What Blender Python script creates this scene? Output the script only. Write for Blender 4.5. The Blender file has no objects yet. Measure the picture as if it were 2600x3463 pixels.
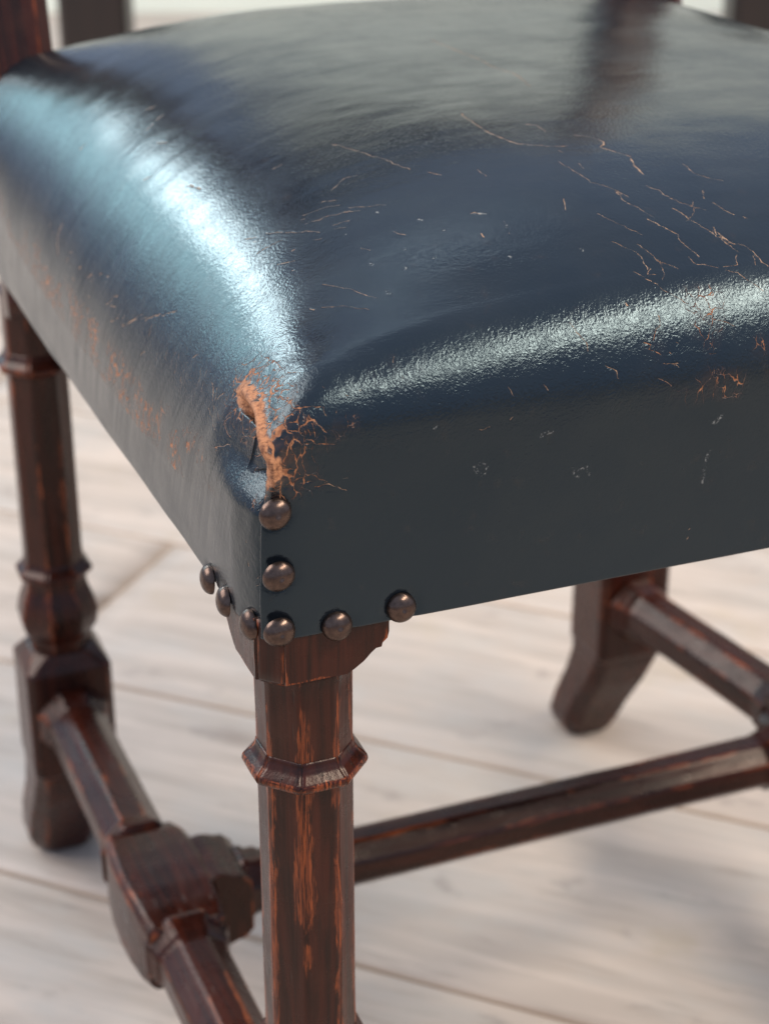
import bpy, math, random
import numpy as np
from mathutils import Vector, Matrix, noise as mnoise
random.seed(7); rng = np.random.default_rng(7)
sc = bpy.context.scene
col = sc.collection

# ------------------------------------------------------------------ camera
TH, PS = 0.44425, 0.37741                     # pitch down, yaw from +Y
CAM = Vector((-0.1989, -0.5882, 0.7885))
FH = Vector((math.sin(PS), math.cos(PS), 0)); RT = Vector((math.cos(PS), -math.sin(PS), 0))
FW = FH*math.cos(TH) - Vector((0, 0, math.sin(TH)))
cd = bpy.data.cameras.new('camera'); cam = bpy.data.objects.new('camera', cd); col.objects.link(cam)
cam.location = CAM
cam.rotation_euler = (math.pi/2 - TH, 0, -PS)
cd.sensor_fit = 'VERTICAL'; cd.sensor_height = 36.0; cd.sensor_width = 27.0
cd.lens = 3948.6/2212*36.0
cd.clip_start = 0.02; cd.clip_end = 60
cd.dof.use_dof = True; cd.dof.focus_distance = 0.685; cd.dof.aperture_fstop = 9.5; cd.dof.aperture_blades = 9
sc.camera = cam

# ------------------------------------------------------------------ world and lamps (interior daylight plus added fill lamps)
w = bpy.data.worlds.new('World'); sc.world = w; w.use_nodes = True
bg = w.node_tree.nodes['Background']; bg.inputs[0].default_value = (0.58, 0.72, 1.0, 1); bg.inputs[1].default_value = 0.76
def area(name, loc, target, sx, sy, power, color, spread=180):
    l = bpy.data.lights.new(name, 'AREA'); l.shape = 'RECTANGLE'; l.size = sx; l.size_y = sy
    l.energy = power; l.color = color; l.spread = math.radians(spread)
    o = bpy.data.objects.new(name, l); col.objects.link(o); o.location = loc
    o.rotation_euler = (Vector(target)-Vector(loc)).to_track_quat('-Z', 'Y').to_euler()
    return o
area('window_light', (-1.24, 3.05, 1.43), (0, 0.2, 0.5), 1.15, 0.95, 10, (0.56, 0.95, 0.99))
area('corner_highlight_light', (-0.195, 0.80, 0.885), (0, 0.06, 0.53), 0.13, 0.18, 0.98, (0.85, 0.99, 1.0))  # small added lamp close behind the chair, makes the hot spot at the corner
area('left_fill_light', (-2.4, 1.6, 2.9), (0, 0.5, 0.2), 2.8, 2.2, 142, (1.0, 0.93, 0.86))  # added soft fill for the floor and the left-hand faces
area('front_window_light', (1.75, -1.15, 2.75), (0.1, 0.0, 0.5), 2.3, 0.40, 108, (1.0, 0.88, 0.71))
area('rear_wall_wash', (0.15, 1.75, 2.5), (1.0, 3.5, 0.7), 1.6, 0.5, 30, (0.88, 0.98, 1.0))  # added wash facing away from the chair, brightens the back wall
sc.view_settings.view_transform = 'Standard'; sc.view_settings.look = 'None'
sc.view_settings.exposure = 0.0; sc.view_settings.gamma = 1.0
sc.render.engine = 'CYCLES'; sc.cycles.use_denoising = True
sc.cycles.max_bounces = 6; sc.cycles.sample_clamp_indirect = 6.0

# ------------------------------------------------------------------ helpers
LIFT = .03      # the chair's own coordinates start 3 cm above the boards
def smooth(a, b, x):
    t = np.clip((x-a)/(b-a), 0, 1); return t*t*(3-2*t)
def mesh_obj(name, V, F, mat, parent=None, attrs=None, sm=True):
    V = np.asarray(V, np.float32); me = bpy.data.meshes.new(name)
    if isinstance(F, np.ndarray):
        nf, k = F.shape
        me.vertices.add(len(V)); me.vertices.foreach_set('co', V.ravel())
        me.loops.add(nf*k); me.loops.foreach_set('vertex_index', F.astype(np.int32).ravel())
        me.polygons.add(nf); me.polygons.foreach_set('loop_start', np.arange(0, nf*k, k, dtype=np.int32))
        me.update(calc_edges=True)
    else:
        me.from_pydata([tuple(map(float, v)) for v in V], [], F); me.update()
    me.polygons.foreach_set('use_smooth', np.full(len(me.polygons), sm, dtype=bool))
    for k_, v_ in (attrs or {}).items():
        a = me.attributes.new(k_, 'FLOAT', 'POINT'); a.data.foreach_set('value', np.asarray(v_, np.float32).ravel())
    me.materials.append(mat)
    o = bpy.data.objects.new(name, me); col.objects.link(o)
    if parent is not None:
        o.parent = parent
        if parent.name.startswith('chair'): o.location.z = LIFT
    return o
def empty(name, loc, label, cat, group=None):
    o = bpy.data.objects.new(name, None); col.objects.link(o); o.location = loc; o.empty_display_size = .05
    o['label'] = label; o['category'] = cat
    if group: o['group'] = group
    return o
def vnoise(P, scale, seed=0, octs=3):
    """cheap smooth value noise on an (n,3) array"""
    P = np.asarray(P, float)*scale + seed*17.31
    out = np.zeros(len(P)); amp = 1; tot = 0
    for o in range(octs):
        Q = P*(2**o); I = np.floor(Q).astype(np.int64); f = Q-I; f = f*f*(3-2*f)
        def h(dx, dy, dz):
            n = (I[:, 0]+dx)*374761393 + (I[:, 1]+dy)*668265263 + (I[:, 2]+dz)*2147483647 + seed*97531+o*7919
            n = (n ^ (n >> 13))*1274126177; n = n ^ (n >> 16)
            return (n & 0xffff)/65535.0
        c = 0
        for dx in (0, 1):
            for dy in (0, 1):
                for dz in (0, 1):
                    c = c + h(dx, dy, dz)*(f[:, 0] if dx else 1-f[:, 0])*(f[:, 1] if dy else 1-f[:, 1])*(f[:, 2] if dz else 1-f[:, 2])
        out += amp*(c*2-1); tot += amp; amp *= .5
    return out/tot

# ------------------------------------------------------------------ materials
class NT:
    def __init__(s, name):
        s.m = bpy.data.materials.new(name); s.m.use_nodes = True; s.t = s.m.node_tree; s.n = s.t.nodes
        s.b = s.n['Principled BSDF']
    def add(s, typ, **kw):
        n = s.n.new(typ)
        for k, v in kw.items(): setattr(n, k, v)
        return n
    def link(s, a, b): s.t.links.new(a, b)
    def put(s, v, sock):
        if hasattr(v, 'is_output'): s.link(v, sock)
        elif v is not None:
            if isinstance(v, tuple) and len(v) == 3 and sock.type == 'RGBA': v = v+(1,)
            sock.default_value = v
    def math(s, op, a, b=None, c=None, clamp=False):
        n = s.add('ShaderNodeMath', operation=op, use_clamp=clamp)
        for i, v in enumerate((a, b, c)):
            if v is not None: s.put(v, n.inputs[i])
        return n.outputs[0]
    def mix(s, f, a, b, blend='MIX'):
        n = s.add('ShaderNodeMix', data_type='RGBA', blend_type=blend)
        s.put(f, n.inputs[0]); s.put(a, n.inputs[6]); s.put(b, n.inputs[7]); return n.outputs[2]
    def coord(s, kind='Object', scale=(1, 1, 1), rot=(0, 0, 0), vec=None):
        if vec is None: vec = s.add('ShaderNodeTexCoord').outputs[kind]
        mp = s.add('ShaderNodeMapping'); mp.inputs['Scale'].default_value = scale; mp.inputs['Rotation'].default_value = rot
        s.link(vec, mp.inputs[0]); return mp.outputs[0]
    def noise(s, vec, scale, detail=4, rough=.55, dist=0):
        n = s.add('ShaderNodeTexNoise'); s.link(vec, n.inputs['Vector'])
        n.inputs['Scale'].default_value = scale; n.inputs['Detail'].default_value = detail
        n.inputs['Roughness'].default_value = rough; n.inputs['Distortion'].default_value = dist
        return n.outputs['Fac']
    def voro(s, vec, scale, feature='F1', rnd=1.0, out='Distance'):
        n = s.add('ShaderNodeTexVoronoi', feature=feature); s.link(vec, n.inputs['Vector'])
        n.inputs['Scale'].default_value = scale; n.inputs['Randomness'].default_value = rnd
        return n.outputs[out]
    def ramp(s, v, a, b, lo=0.0, hi=1.0):
        n = s.add('ShaderNodeMapRange', interpolation_type='SMOOTHSTEP'); s.put(v, n.inputs[0])
        n.inputs[1].default_value = a; n.inputs[2].default_value = b; n.inputs[3].default_value = lo; n.inputs[4].default_value = hi
        return n.outputs[0]
    def attr(s, name):
        return s.add('ShaderNodeAttribute', attribute_name=name).outputs['Fac']
    def bump(s, h, dist, strength=1.0, normal=None):
        n = s.add('ShaderNodeBump'); s.put(h, n.inputs['Height']); n.inputs['Distance'].default_value = dist
        n.inputs['Strength'].default_value = strength
        if normal is not None: s.link(normal, n.inputs['Normal'])
        return n.outputs[0]
    def set(s, **kw):
        for k, v in kw.items(): s.put(v, s.b.inputs[k.replace('_', ' ')])
        return s.m

def leather_material():
    s = NT('navy_leather')
    co = s.coord()
    scuff = s.attr('scuff'); wr = s.attr('wrinkle'); suede = s.attr('suede')
    csd = s.math('ABSOLUTE', s.attr('crack_distance')); cw = s.attr('crack_width')
    cn = s.noise(co, 2600, 2); cn2 = s.noise(co, 900, 2)
    cww = s.math('MULTIPLY', cw, s.ramp(cn2, .30, .70, .35, 1.55))
    cd = s.math('SUBTRACT', s.math('ADD', csd, s.math('MULTIPLY', s.math('SUBTRACT', cn, .5), .16)), cww)
    crack = s.math('MULTIPLY', s.ramp(cd, .07, -.07), s.ramp(cw, .02, .07))
    # base colour: near-black navy, faint brown mottling where the dye has thinned
    n1 = s.noise(co, 22, 4); n2 = s.noise(co, 140, 3)
    base = s.mix(s.ramp(n1, .35, .7), (.0088, .0114, .0150), (.0122, .0142, .0165))
    base = s.mix(s.math('MULTIPLY', s.ramp(n2, .6, .8), .35), base, (.030, .022, .018))
    # crazing: thin cells that only break through where the wear attribute is high
    warp = s.add('ShaderNodeVectorMath', operation='ADD')
    nv = s.add('ShaderNodeTexNoise'); s.link(co, nv.inputs['Vector']); nv.inputs['Scale'].default_value = 150; nv.inputs['Detail'].default_value = 3
    sc_ = s.add('ShaderNodeVectorMath', operation='SCALE'); s.link(nv.outputs['Color'], sc_.inputs[0]); sc_.inputs['Scale'].default_value = .006
    s.link(co, warp.inputs[0]); s.link(sc_.outputs[0], warp.inputs[1])
    st = s.coord(vec=warp.outputs[0], scale=(1, 1, .45))
    ve = s.voro(st, 210, 'DISTANCE_TO_EDGE')
    wear = s.attr('wear')
    gate = s.noise(co, 260, 2)
    lim = s.math('MULTIPLY', wear, s.math('MULTIPLY', s.ramp(gate, .38, .62), .17))
    craz = s.ramp(s.math('SUBTRACT', lim, ve), -.012, .012)
    craz = s.math('MULTIPLY', craz, s.ramp(wear, .02, .12))
    cr = s.math('MAXIMUM', crack, craz)
    tan = s.mix(s.ramp(s.noise(co, 420, 3), .35, .7), (.46, .185, .075), (.25, .085, .032))
    tan = s.mix(s.ramp(wear, .05, .0), tan, s.mix(s.ramp(s.noise(co, 200, 3), .35, .7), (.44, .27, .165), (.30, .15, .075)))
    sue = s.mix(s.ramp(s.noise(co, 600, 4, .7), .42, .68), (.46, .195, .085), (.16, .055, .022))
    base = s.mix(s.math('MULTIPLY', s.math('MULTIPLY', wear, s.ramp(s.noise(co, 170, 5, .7), .36, .64)), .55), base, (.20, .082, .036))
    c = s.mix(cr, base, tan)
    c = s.mix(suede, c, sue)
    scr = s.math('MULTIPLY', scuff, s.ramp(s.noise(co, 900, 2), .42, .6))
    c = s.mix(s.math('MULTIPLY', scr, .55), c, (.46, .44, .40))
    rough = s.math('ADD', .115, s.math('ADD', s.math('MULTIPLY', s.noise(co, 60, 4), .10), s.math('MULTIPLY', s.ramp(s.noise(co, 24, 4, .65), .4, .65), .07)))
    dull = s.math('MAXIMUM', s.math('MAXIMUM', cr, suede), s.math('MULTIPLY', scr, .8))
    rm = s.add('ShaderNodeMix', data_type='FLOAT'); s.put(dull, rm.inputs[0]); s.put(rough, rm.inputs[2]); rm.inputs[3].default_value = .8
    # relief: pebbled grain + creases on the rolled edges
    g1 = s.voro(s.coord(vec=warp.outputs[0], scale=(1, 1, 1)), 900, 'SMOOTH_F1')
    g2 = s.voro(st, 250, 'DISTANCE_TO_EDGE')
    g3 = s.noise(co, 1300, 2); g4 = s.noise(warp.outputs[0], 1150, 3, .6)
    h = s.math('ADD', s.math('MULTIPLY', g1, -.30), s.math('MULTIPLY', g3, .16))
    hw = s.math('ADD', s.math('MULTIPLY', g4, .30), s.math('MULTIPLY', s.ramp(g2, 0, .05), .045))
    h = s.math('ADD', s.math('MULTIPLY', h, s.math('ADD', .62, s.math('MULTIPLY', wr, .30))), s.math('MULTIPLY', hw, wr))
    h = s.math('SUBTRACT', h, s.math('MULTIPLY', cr, .6))
    nb = s.bump(h, .00042, 1.0)
    return s.set(Base_Color=c, Roughness=rm.outputs[0], Normal=nb, IOR=1.55, Specular_Tint=(.62, .84, .97, 1))

def wood_material():
    s = NT('stained_oak')
    co = s.coord('Object')
    edge = s.attr('edge'); axis = s.add('ShaderNodeAttribute', attribute_name='axco').outputs['Vector']
    gr = s.coord(vec=axis, scale=(1, 1, .06))
    g = s.noise(gr, 420, 5, .6); g2 = s.noise(gr, 130, 4, .6, 1.5)
    n = s.noise(co, 42, 4)
    c = s.mix(s.ramp(g2, .3, .72), (.0115, .0029, .0019), (.050, .0092, .0042))
    c = s.mix(s.math('MULTIPLY', s.ramp(n, .5, .72), .55), c, (.050, .0135, .0070))
    c = s.mix(s.math('MULTIPLY', s.ramp(g, .60, .72), .6), c, (.008, .005, .004))
    # stain rubbed through along the arrises and in patches
    wn = s.noise(s.coord(vec=axis, scale=(1, 1, .20)), 210, 6, .68)
    wn2 = s.noise(s.coord(vec=axis, scale=(1, 1, .5)), 38, 3)
    eg = s.math('MULTIPLY', edge, s.ramp(wn2, .36, .60, .10, .46))
    thr = s.math('ADD', eg, s.math('ADD', s.math('MULTIPLY', wn, .72), s.math('MULTIPLY', wn2, .36)))
    thr = s.math('ADD', thr, s.math('MULTIPLY', s.math('MAXIMUM', s.math('SUBTRACT', edge, 1.0), 0.0), .10))
    w1 = s.ramp(thr, .74, .83)
    w1 = s.math('MULTIPLY', w1, s.ramp(s.noise(s.coord(vec=axis, scale=(1, 1, .06)), 1100, 3, .65), .40, .58))
    red = s.mix(s.ramp(s.noise(gr, 500, 3), .35, .7), (.29, .064, .017), (.11, .025, .010))
    c = s.mix(w1, c, red)
    # dry open pores
    po = s.voro(s.coord(vec=axis, scale=(1, 1, .07)), 330, 'F1')
    pore = s.math('MULTIPLY', s.ramp(po, .16, .07), s.ramp(n, .42, .55))
    c = s.mix(s.math('MULTIPLY', pore, .8), c, (.006, .004, .003))
    r = s.math("ADD", .15, s.math("MULTIPLY", s.noise(co, 90, 4), .28))
    h = s.math('ADD', s.math('MULTIPLY', g, .5), s.math('MULTIPLY', pore, -.6))
    h = s.math('ADD', h, s.math('MULTIPLY', n, .8))
    return s.set(Base_Color=c, Roughness=r, Normal=s.bump(h, .0006, .7), IOR=1.5, Specular_IOR_Level=.38, Specular_Tint=(1.0, .86, .80, 1))

def dark_wood_material():
    s = NT('dark_table_wood'); co = s.coord('Object', (1, 1, .08))
    g = s.noise(co, 90, 5)
    return s.set(Base_Color=s.mix(g, (.012, .009, .007), (.035, .02, .014)), Roughness=.38, Normal=s.bump(g, .001, .5))

def metal_material():
    s = NT('aged_bronze'); co = s.coord()
    n = s.noise(co, 380, 5, .65); n2 = s.noise(co, 1600, 3)
    c = s.mix(s.ramp(n, .35, .7), (.120, .080, .064), (.070, .048, .041))
    c = s.mix(s.ramp(n2, .66, .76), c, (.02, .014, .012))
    r = s.math('ADD', .17, s.math('MULTIPLY', n, .24))
    return s.set(Base_Color=c, Metallic=.9, Roughness=r, Normal=s.bump(n2, .00006, .5))

def plank_material():
    s = NT('bleached_boards')
    rnd = s.add('ShaderNodeObjectInfo').outputs['Random']
    tc = s.add('ShaderNodeTexCoord').outputs['Object']
    off = s.add('ShaderNodeVectorMath', operation='ADD'); s.link(tc, off.inputs[0])
    cmb = s.add('ShaderNodeCombineXYZ'); s.link(s.math('MULTIPLY', rnd, 37.0), cmb.inputs[0]); s.link(s.math('MULTIPLY', rnd, 11.0), cmb.inputs[1])
    s.link(cmb.outputs[0], off.inputs[1]); v = off.outputs[0]
    gr = s.coord(vec=v, scale=(.10, 1, 1))
    g = s.noise(gr, 95, 6, .62, .6); g2 = s.noise(gr, 30, 4, .55, 1.0)
    bl = s.noise(s.coord(vec=v, scale=(.6, 1, 1)), 12, 6, .65)
    c = s.mix(s.ramp(g2, .3, .7), (.565, .465, .395), (.42, .345, .29))
    c = s.mix(s.math('MULTIPLY', s.ramp(bl, .42, .70), .65), c, (.44, .405, .37))
    c = s.mix(s.math('MULTIPLY', s.ramp(g, .52, .70), .5), c, (.30, .245, .20))
    kn = s.voro(s.coord(vec=v, scale=(.5, 1, 1)), 6.5, 'F1')
    c = s.mix(s.math('MULTIPLY', s.ramp(kn, .14, .02), .75), c, (.20, .15, .12))
    st = s.noise(v, 7.5, 5, .62)
    c = s.mix(s.math('MULTIPLY', s.ramp(st, .56, .74), .5), c, (.40, .31, .20))
    sp = s.noise(s.coord(vec=v, scale=(.6, 1, 1)), 26, 4, .6)
    c = s.mix(s.math('MULTIPLY', s.ramp(sp, .60, .74), .6), c, (.25, .205, .18))
    edge = s.attr('edge')
    c = s.mix(s.math('MULTIPLY', s.ramp(s.math('ADD', edge, s.math('MULTIPLY', g2, .35)), .80, 1.3), .55), c, (.42, .29, .19))
    c = s.mix(s.ramp(rnd, 0, 1, 0, .14), c, (.40, .36, .34))
    h = s.math('ADD', g, s.math('MULTIPLY', bl, .6))
    return s.set(Base_Color=c, Roughness=.62, Normal=s.bump(h, .002, .5), Specular_IOR_Level=.3)

def plain(name, colr, rough=.7, sc_=8, amt=.12):
    s = NT(name); co = s.coord(); n = s.noise(co, sc_, 5)
    dk = tuple(x*(1-amt) for x in colr)
    return s.set(Base_Color=s.mix(n, dk, colr), Roughness=rough, Normal=s.bump(s.noise(co, sc_*30, 4), .001, .4))

LEATHER = leather_material(); WOOD = wood_material(); METAL = metal_material(); PLANK = plank_material()
DWOOD = dark_wood_material()
WALL = plain('limewashed_wall', (.74, .75, .65), .85, 3, .08)
SUB = plain('subfloor_dirt', (.22, .15, .10), .95, 20, .4)
HESSIAN = plain('black_bottoming_cloth', (.02, .02, .02), .95, 60, .3)

# ------------------------------------------------------------------ floor of separate boards
floor = mesh_obj('floor', [(-6, -6, -.03), (8, -6, -.03), (8, 8, -.03), (-6, 8, -.03)], [(0, 1, 2, 3)], SUB, sm=False)
floor['kind'] = 'structure'
FA = math.radians(-43.5)
def plank(s0, s1, n0, n1, gap=.0012):
    """a board from s0..s1 along the grain and n0..n1 across"""
    L = s1-s0; W = n1-n0-2*gap
    nx, ny = max(8, int(L/.035)), 14
    ex = np.linspace(0, L, nx+1); t = np.linspace(0, 1, ny-1)
    ey = np.concatenate([[0, .003, .010], np.linspace(.022, W-.022, ny-5), [W-.010, W-.003, W]])
    X, Y = np.meshgrid(ex, ey, indexing='ij')
    sd = rng.integers(1000)
    P = np.stack([X.ravel(), Y.ravel()*1.0, np.zeros(X.size)], 1)
    wob = vnoise(np.stack([P[:, 0], (P[:, 1] > W/2)*3.0, P[:, 2]], 1), 9, sd, 3)*.0016
    edgeprox = np.minimum(P[:, 1], W-P[:, 1])
    P[:, 1] += wob*np.exp(-edgeprox/.03)
    d = np.minimum(edgeprox, np.minimum(P[:, 0], L-P[:, 0]))
    P[:, 2] = -.0035*np.exp(-(d/.0035)) + vnoise(P, 6, sd+1, 3)*.0006 - .0012*((P[:, 1]/W-.5)*2)**2*0
    edge = np.exp(-d/.007)
    n1_, n2_ = len(ex), len(ey); idx = np.arange(n1_*n2_).reshape(n1_, n2_)
    F = np.stack([idx[:-1, :-1], idx[1:, :-1], idx[1:, 1:], idx[:-1, 1:]], -1).reshape(-1, 4)
    # skirts
    rim = np.concatenate([idx[:, 0], idx[-1, 1:], idx[-2::-1, -1], idx[0, -2:0:-1]])
    low = P[rim].copy(); low[:, 2] = -.022; k = len(P); m = len(rim)
    P = np.vstack([P, low]); edge = np.concatenate([edge, np.ones(m)])
    q = np.arange(m); F2 = np.stack([rim, k+q, k+(q+1) % m, rim[(q+1) % m]], 1)
    o = mesh_obj('plank', P, np.vstack([F, F2]), PLANK, floor, {'edge': edge})
    o.rotation_euler = (0, 0, FA)
    nv = Vector((-math.sin(FA), math.cos(FA), 0)); dv = Vector((math.cos(FA), math.sin(FA), 0))
    o.location = dv*s0 + nv*(n0+gap)
    return o
SE = [.324+.2565*k for k in range(-9, 16)]
for i in range(len(SE)-1):
    j = -.522 if i == 10 else random.uniform(-1.1, .9)
    if i == 9: j = 1.25
    if i == 11: j = .95
    if i == 8: j = -1.2
    cuts = [j-5.2, j-2.6, j, j+2.6, j+5.2]
    for a, b in zip(cuts[:-1], cuts[1:]):
        a2, b2 = max(a, -4.2), min(b, 2.6)
        if b2-a2 > .3: plank(a2+.0012, b2-.0012, SE[i], SE[i+1])

# ------------------------------------------------------------------ back wall
def box_vf(x0, x1, y0, y1, z0, z1):
    V = [(x0, y0, z0), (x1, y0, z0), (x1, y1, z0), (x0, y1, z0), (x0, y0, z1), (x1, y0, z1), (x1, y1, z1), (x0, y1, z1)]
    return V, [(0, 3, 2, 1), (4, 5, 6, 7), (0, 1, 5, 4), (1, 2, 6, 5), (2, 3, 7, 6), (3, 0, 4, 7)]
V, F = box_vf(-1.05, 5.2, 0, .12, -.03, 2.4)
wall = mesh_obj('wall', V, F, WALL, sm=False); wall['kind'] = 'structure'
wall.location = FH*3.79; wall.rotation_euler = (0, 0, -PS)
V, F = box_vf(-1.05, 5.2, -.016, -.001, .0, .07)
sk = mesh_obj('skirting_board', V, F, WALL, wall, sm=False)
for x in (-.34, .52, 1.4, 2.28, 3.16, 4.04):
    V, F = box_vf(x, x+.06, -.012, -.0005, .0705, 2.39); mesh_obj('batten', V, F, WALL, wall, sm=False)

# ------------------------------------------------------------------ lofted timber
def chamfer_sq(hx, hy, c):
    return np.array([(hx, -hy+c), (hx, hy-c), (hx-c, hy), (-hx+c, hy), (-hx, hy-c), (-hx, -hy+c), (-hx+c, -hy), (hx-c, -hy)])
def octagon(h): return chamfer_sq(h, h, h*(1-math.tan(math.pi/8)))
def loft(name, secs, mat, parent, org=(0, 0, 0), zax=(0, 0, 1), xax=(1, 0, 0), step=.004, rnd=.0005, wob=.00035, seed=0, caps=True, aw=None, wear=.8):
    """secs: list of (s, polygon Nx2, (ox, oy), arris) stacked along zax; arris raises the wear there"""
    Z = Vector(zax).normalized(); X = Vector(xax); X = (X - Z*X.dot(Z)).normalized(); Y = Z.cross(X)
    M = np.array([X, Y, Z])
    rows = []
    for (a, b) in zip(secs[:-1], secs[1:]):
        L = abs(b[0]-a[0]) + abs(b[1]-a[1]).max(); n = max(1, int(round(L/step)))
        for k in range(n): rows.append((a, b, k/n))
    rows.append((secs[-2], secs[-1], 1.0))
    P = []; E = []; AX = []
    for a, b, t in rows:
        poly = a[1]*(1-t)+b[1]*t; off = np.array(a[2])*(1-t)+np.array(b[2])*t; s = a[0]*(1-t)+b[0]*t
        ar = (a[3]*(1-t)**2 + b[3]*t**2) if len(a) > 3 else 0
        N = len(poly); ring = []; ed = []
        for i in range(N):
            p, q = poly[i], poly[(i+1) % N]; l = np.linalg.norm(q-p)
            pin = poly[i]-0.0
            ts = [0, min(.12, .0006/max(l, 1e-6)), min(.25, .0020/max(l, 1e-6)), .36, .5, .64, 1-min(.25, .0020/max(l, 1e-6)), 1-min(.12, .0006/max(l, 1e-6))]
            prv = poly[i-1]; bis = ((prv-p)/max(np.linalg.norm(prv-p), 1e-6)+(q-p)/max(l, 1e-6)); bis = bis/max(np.linalg.norm(bis), 1e-6)
            for tt in ts:
                pt = p*(1-tt)+q*tt
                if tt == 0: pt = pt+bis*min(rnd, l*.1)
                ring.append(pt); w0, w1 = (aw or {}).get(i, .0024), (aw or {}).get((i+1) % N, .0024)
                ed.append(max(wear*math.exp(-tt*l/w0), wear*math.exp(-(1-tt)*l/w1), ar))
        ring = np.array(ring)+off
        P.append(np.c_[ring, np.full(len(ring), s)]); E.append(ed)
    n = len(rows); m = len(P[0]); P = np.concatenate(P); E = np.concatenate(E)
    AXC = P.copy()
    P = P + np.stack([vnoise(P*np.array([1, 1, .35]), 60, seed+3, 3), vnoise(P*np.array([1, 1, .35]), 60, seed+5, 3), 0*E], 1)*wob
    W = P@M + np.array(org)
    idx = np.arange(n*m).reshape(n, m); nx = np.roll(idx, -1, 1)
    F = np.stack([idx[:-1], nx[:-1], nx[1:], idx[1:]], -1).reshape(-1, 4)
    F = [tuple(f) for f in F]
    if caps: F += [tuple(idx[0][::-1]), tuple(idx[-1])]
    o = mesh_obj(name, W, F, mat, parent, {'edge': E})
    a = o.data.attributes.new('axco', 'FLOAT_VECTOR', 'POINT')
    a.data.foreach_set('vector', (AXC+seed*.37).astype(np.float32).ravel())
    return o
def S(s, poly, off=(0, 0), ar=0.0): return (s, poly, off, ar)

chair = empty('chair', (0, 0, 0), 'old oak dining chair with worn dark navy leather seat and bronze nail heads', 'chair')
HW = .018                                     # half width of the octagonal shaft
def collar(z, leg, x, y, seed, k=1.0):
    o = octagon
    return loft('collar', [S(z+.0085, o(.0183)), S(z+.0062, o(.0188)), S(z+.0040, o(.0201)), S(z+.0022, o(.0220), ar=.2), S(z+.0008, o(.0233), ar=.6*k), S(z-.0008, o(.0237), ar=.9*k), S(z-.0024, o(.0231), ar=.9*k), S(z-.0037, o(.0211), ar=.7*k), S(z-.0048, o(.0192), ar=.3), S(z-.0058, o(.0183))],
                WOOD, leg, (x, y, 0), seed=seed, step=.0012, rnd=.0018)
def make_leg(x, y, rear, seed, near=False):
    o = octagon; T = .060
    leg = loft('leg', [S(.150, o(.0195)), S(.1640, o(.0200)), S(.170, o(.0235)), S(.180, o(.0252), ar=.3), S(.190, o(.0232)), S(.2000, o(.0198)), S(.2090, o(.0186)), S(.230, o(.0182)), S(.34, o(HW)), S(.395, o(HW)), S(.4035, o(.0190))],
               WOOD, chair, (x, y, 0), seed=seed, aw={6: .0036, 5: .0019, 7: .0022} if near else None, wear=1.4 if near else .75)
    collar(.3553, leg, x, y, seed+1, 3.4 if near else 1.3); collar(.2112, leg, x, y, seed+2, .9)
    # square block that takes the stretchers
    c = chamfer_sq
    loft('leg_block', [S(.064, c(.0272, .0248, .004), ar=.5), S(.067, c(.0285, .0258, .0035)), S(.144, c(.0285, .0258, .0035), ar=.3), S(.1535, c(.0228, .0212, .008), ar=.4), S(.1560, c(.0215, .0205, .0105))],
         WOOD, leg, (x, y, 0), seed=seed+3)
    k = 1 if rear else 0
    loft('foot', [S(.0665, c(.0280, .0248, .005)), S(.056, c(.0276, .0244, .007), (0, .003*k)), S(.035, c(.0272, .0240, .0085), (-.001*k, .012*k)), S(.008, c(.0268, .0236, .010), (-.003*k, .027*k)), S(-.014, c(.0256, .0224, .010), (-.004*k, .037*k)), S(-.024, c(.0222, .0192, .009), (-.004*k, .039*k)), S(-.030, c(.0175, .0145, .008), (-.004*k, .039*k))],
         WOOD, leg, (x, y, 0), seed=seed+4)
    return leg
def prism(name, prof, depth0, depth1, mat, parent, fn, seed=0):
    """profile polygon (u,v) extruded over depth, fn maps (u, d, v) to xyz"""
    n = len(prof); ds = np.concatenate([[depth0, depth0, depth0+(depth1-depth0)*.03], np.linspace(depth0+(depth1-depth0)*.1, depth1-(depth1-depth0)*.1, 5), [depth1-(depth1-depth0)*.03, depth1, depth1]]); V = []; E = []
    dens = []
    for i in range(n):
        p, q = np.array(prof[i]), np.array(prof[(i+1) % n]); l = np.linalg.norm(q-p); k = max(1, int(l/.0025))
        for j in range(k): dens.append(p+(q-p)*j/k)
    dens = np.array(dens); n = len(dens); cen = dens.mean(0)
    for i, d in enumerate(ds):
        end = i in (1, len(ds)-2); cap = i in (0, len(ds)-1)
        f = .985 if end else (.86 if cap else 1.0)
        for p in dens:
            V.append(fn(*(lambda q: (q[0], d, q[1]))(cen+(p-cen)*f))); E.append(1.1 if end else (.35 if i in (2, len(ds)-3) else .0))
    V = np.array(V, float); V += np.stack([vnoise(V, 90, seed, 2), vnoise(V, 90, seed+1, 2), vnoise(V, 90, seed+2, 2)], 1)*.0003
    F = []
    for i in range(len(ds)-1):
        for j in range(n):
            a = i*n+j; b = i*n+(j+1) % n; F.append((a, b, b+n, a+n))
    F.append(tuple(range(n-1, -1, -1))); F.append(tuple(range((len(ds)-1)*n, len(ds)*n)))
    o = mesh_obj(name, V, F, mat, parent, {'edge': E})
    a = o.data.attributes.new('axco', 'FLOAT_VECTOR', 'POINT'); a.data.foreach_set('vector', (V+seed*.13).astype(np.float32).ravel())
    m = o.modifiers.new('edges', 'EDGE_SPLIT'); m.split_angle = math.radians(40)
    return o
EAR = [(-.0152, .4040), (.0095, .4040), (.0125, .4056), (.0165, .4083), (.0195, .4112), (.0215, .4128), (.0238, .4130), (.0243, .4148), (.0262, .4165), (.0268, .4190), (.0268, .4300), (-.0152, .4300)]
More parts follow.
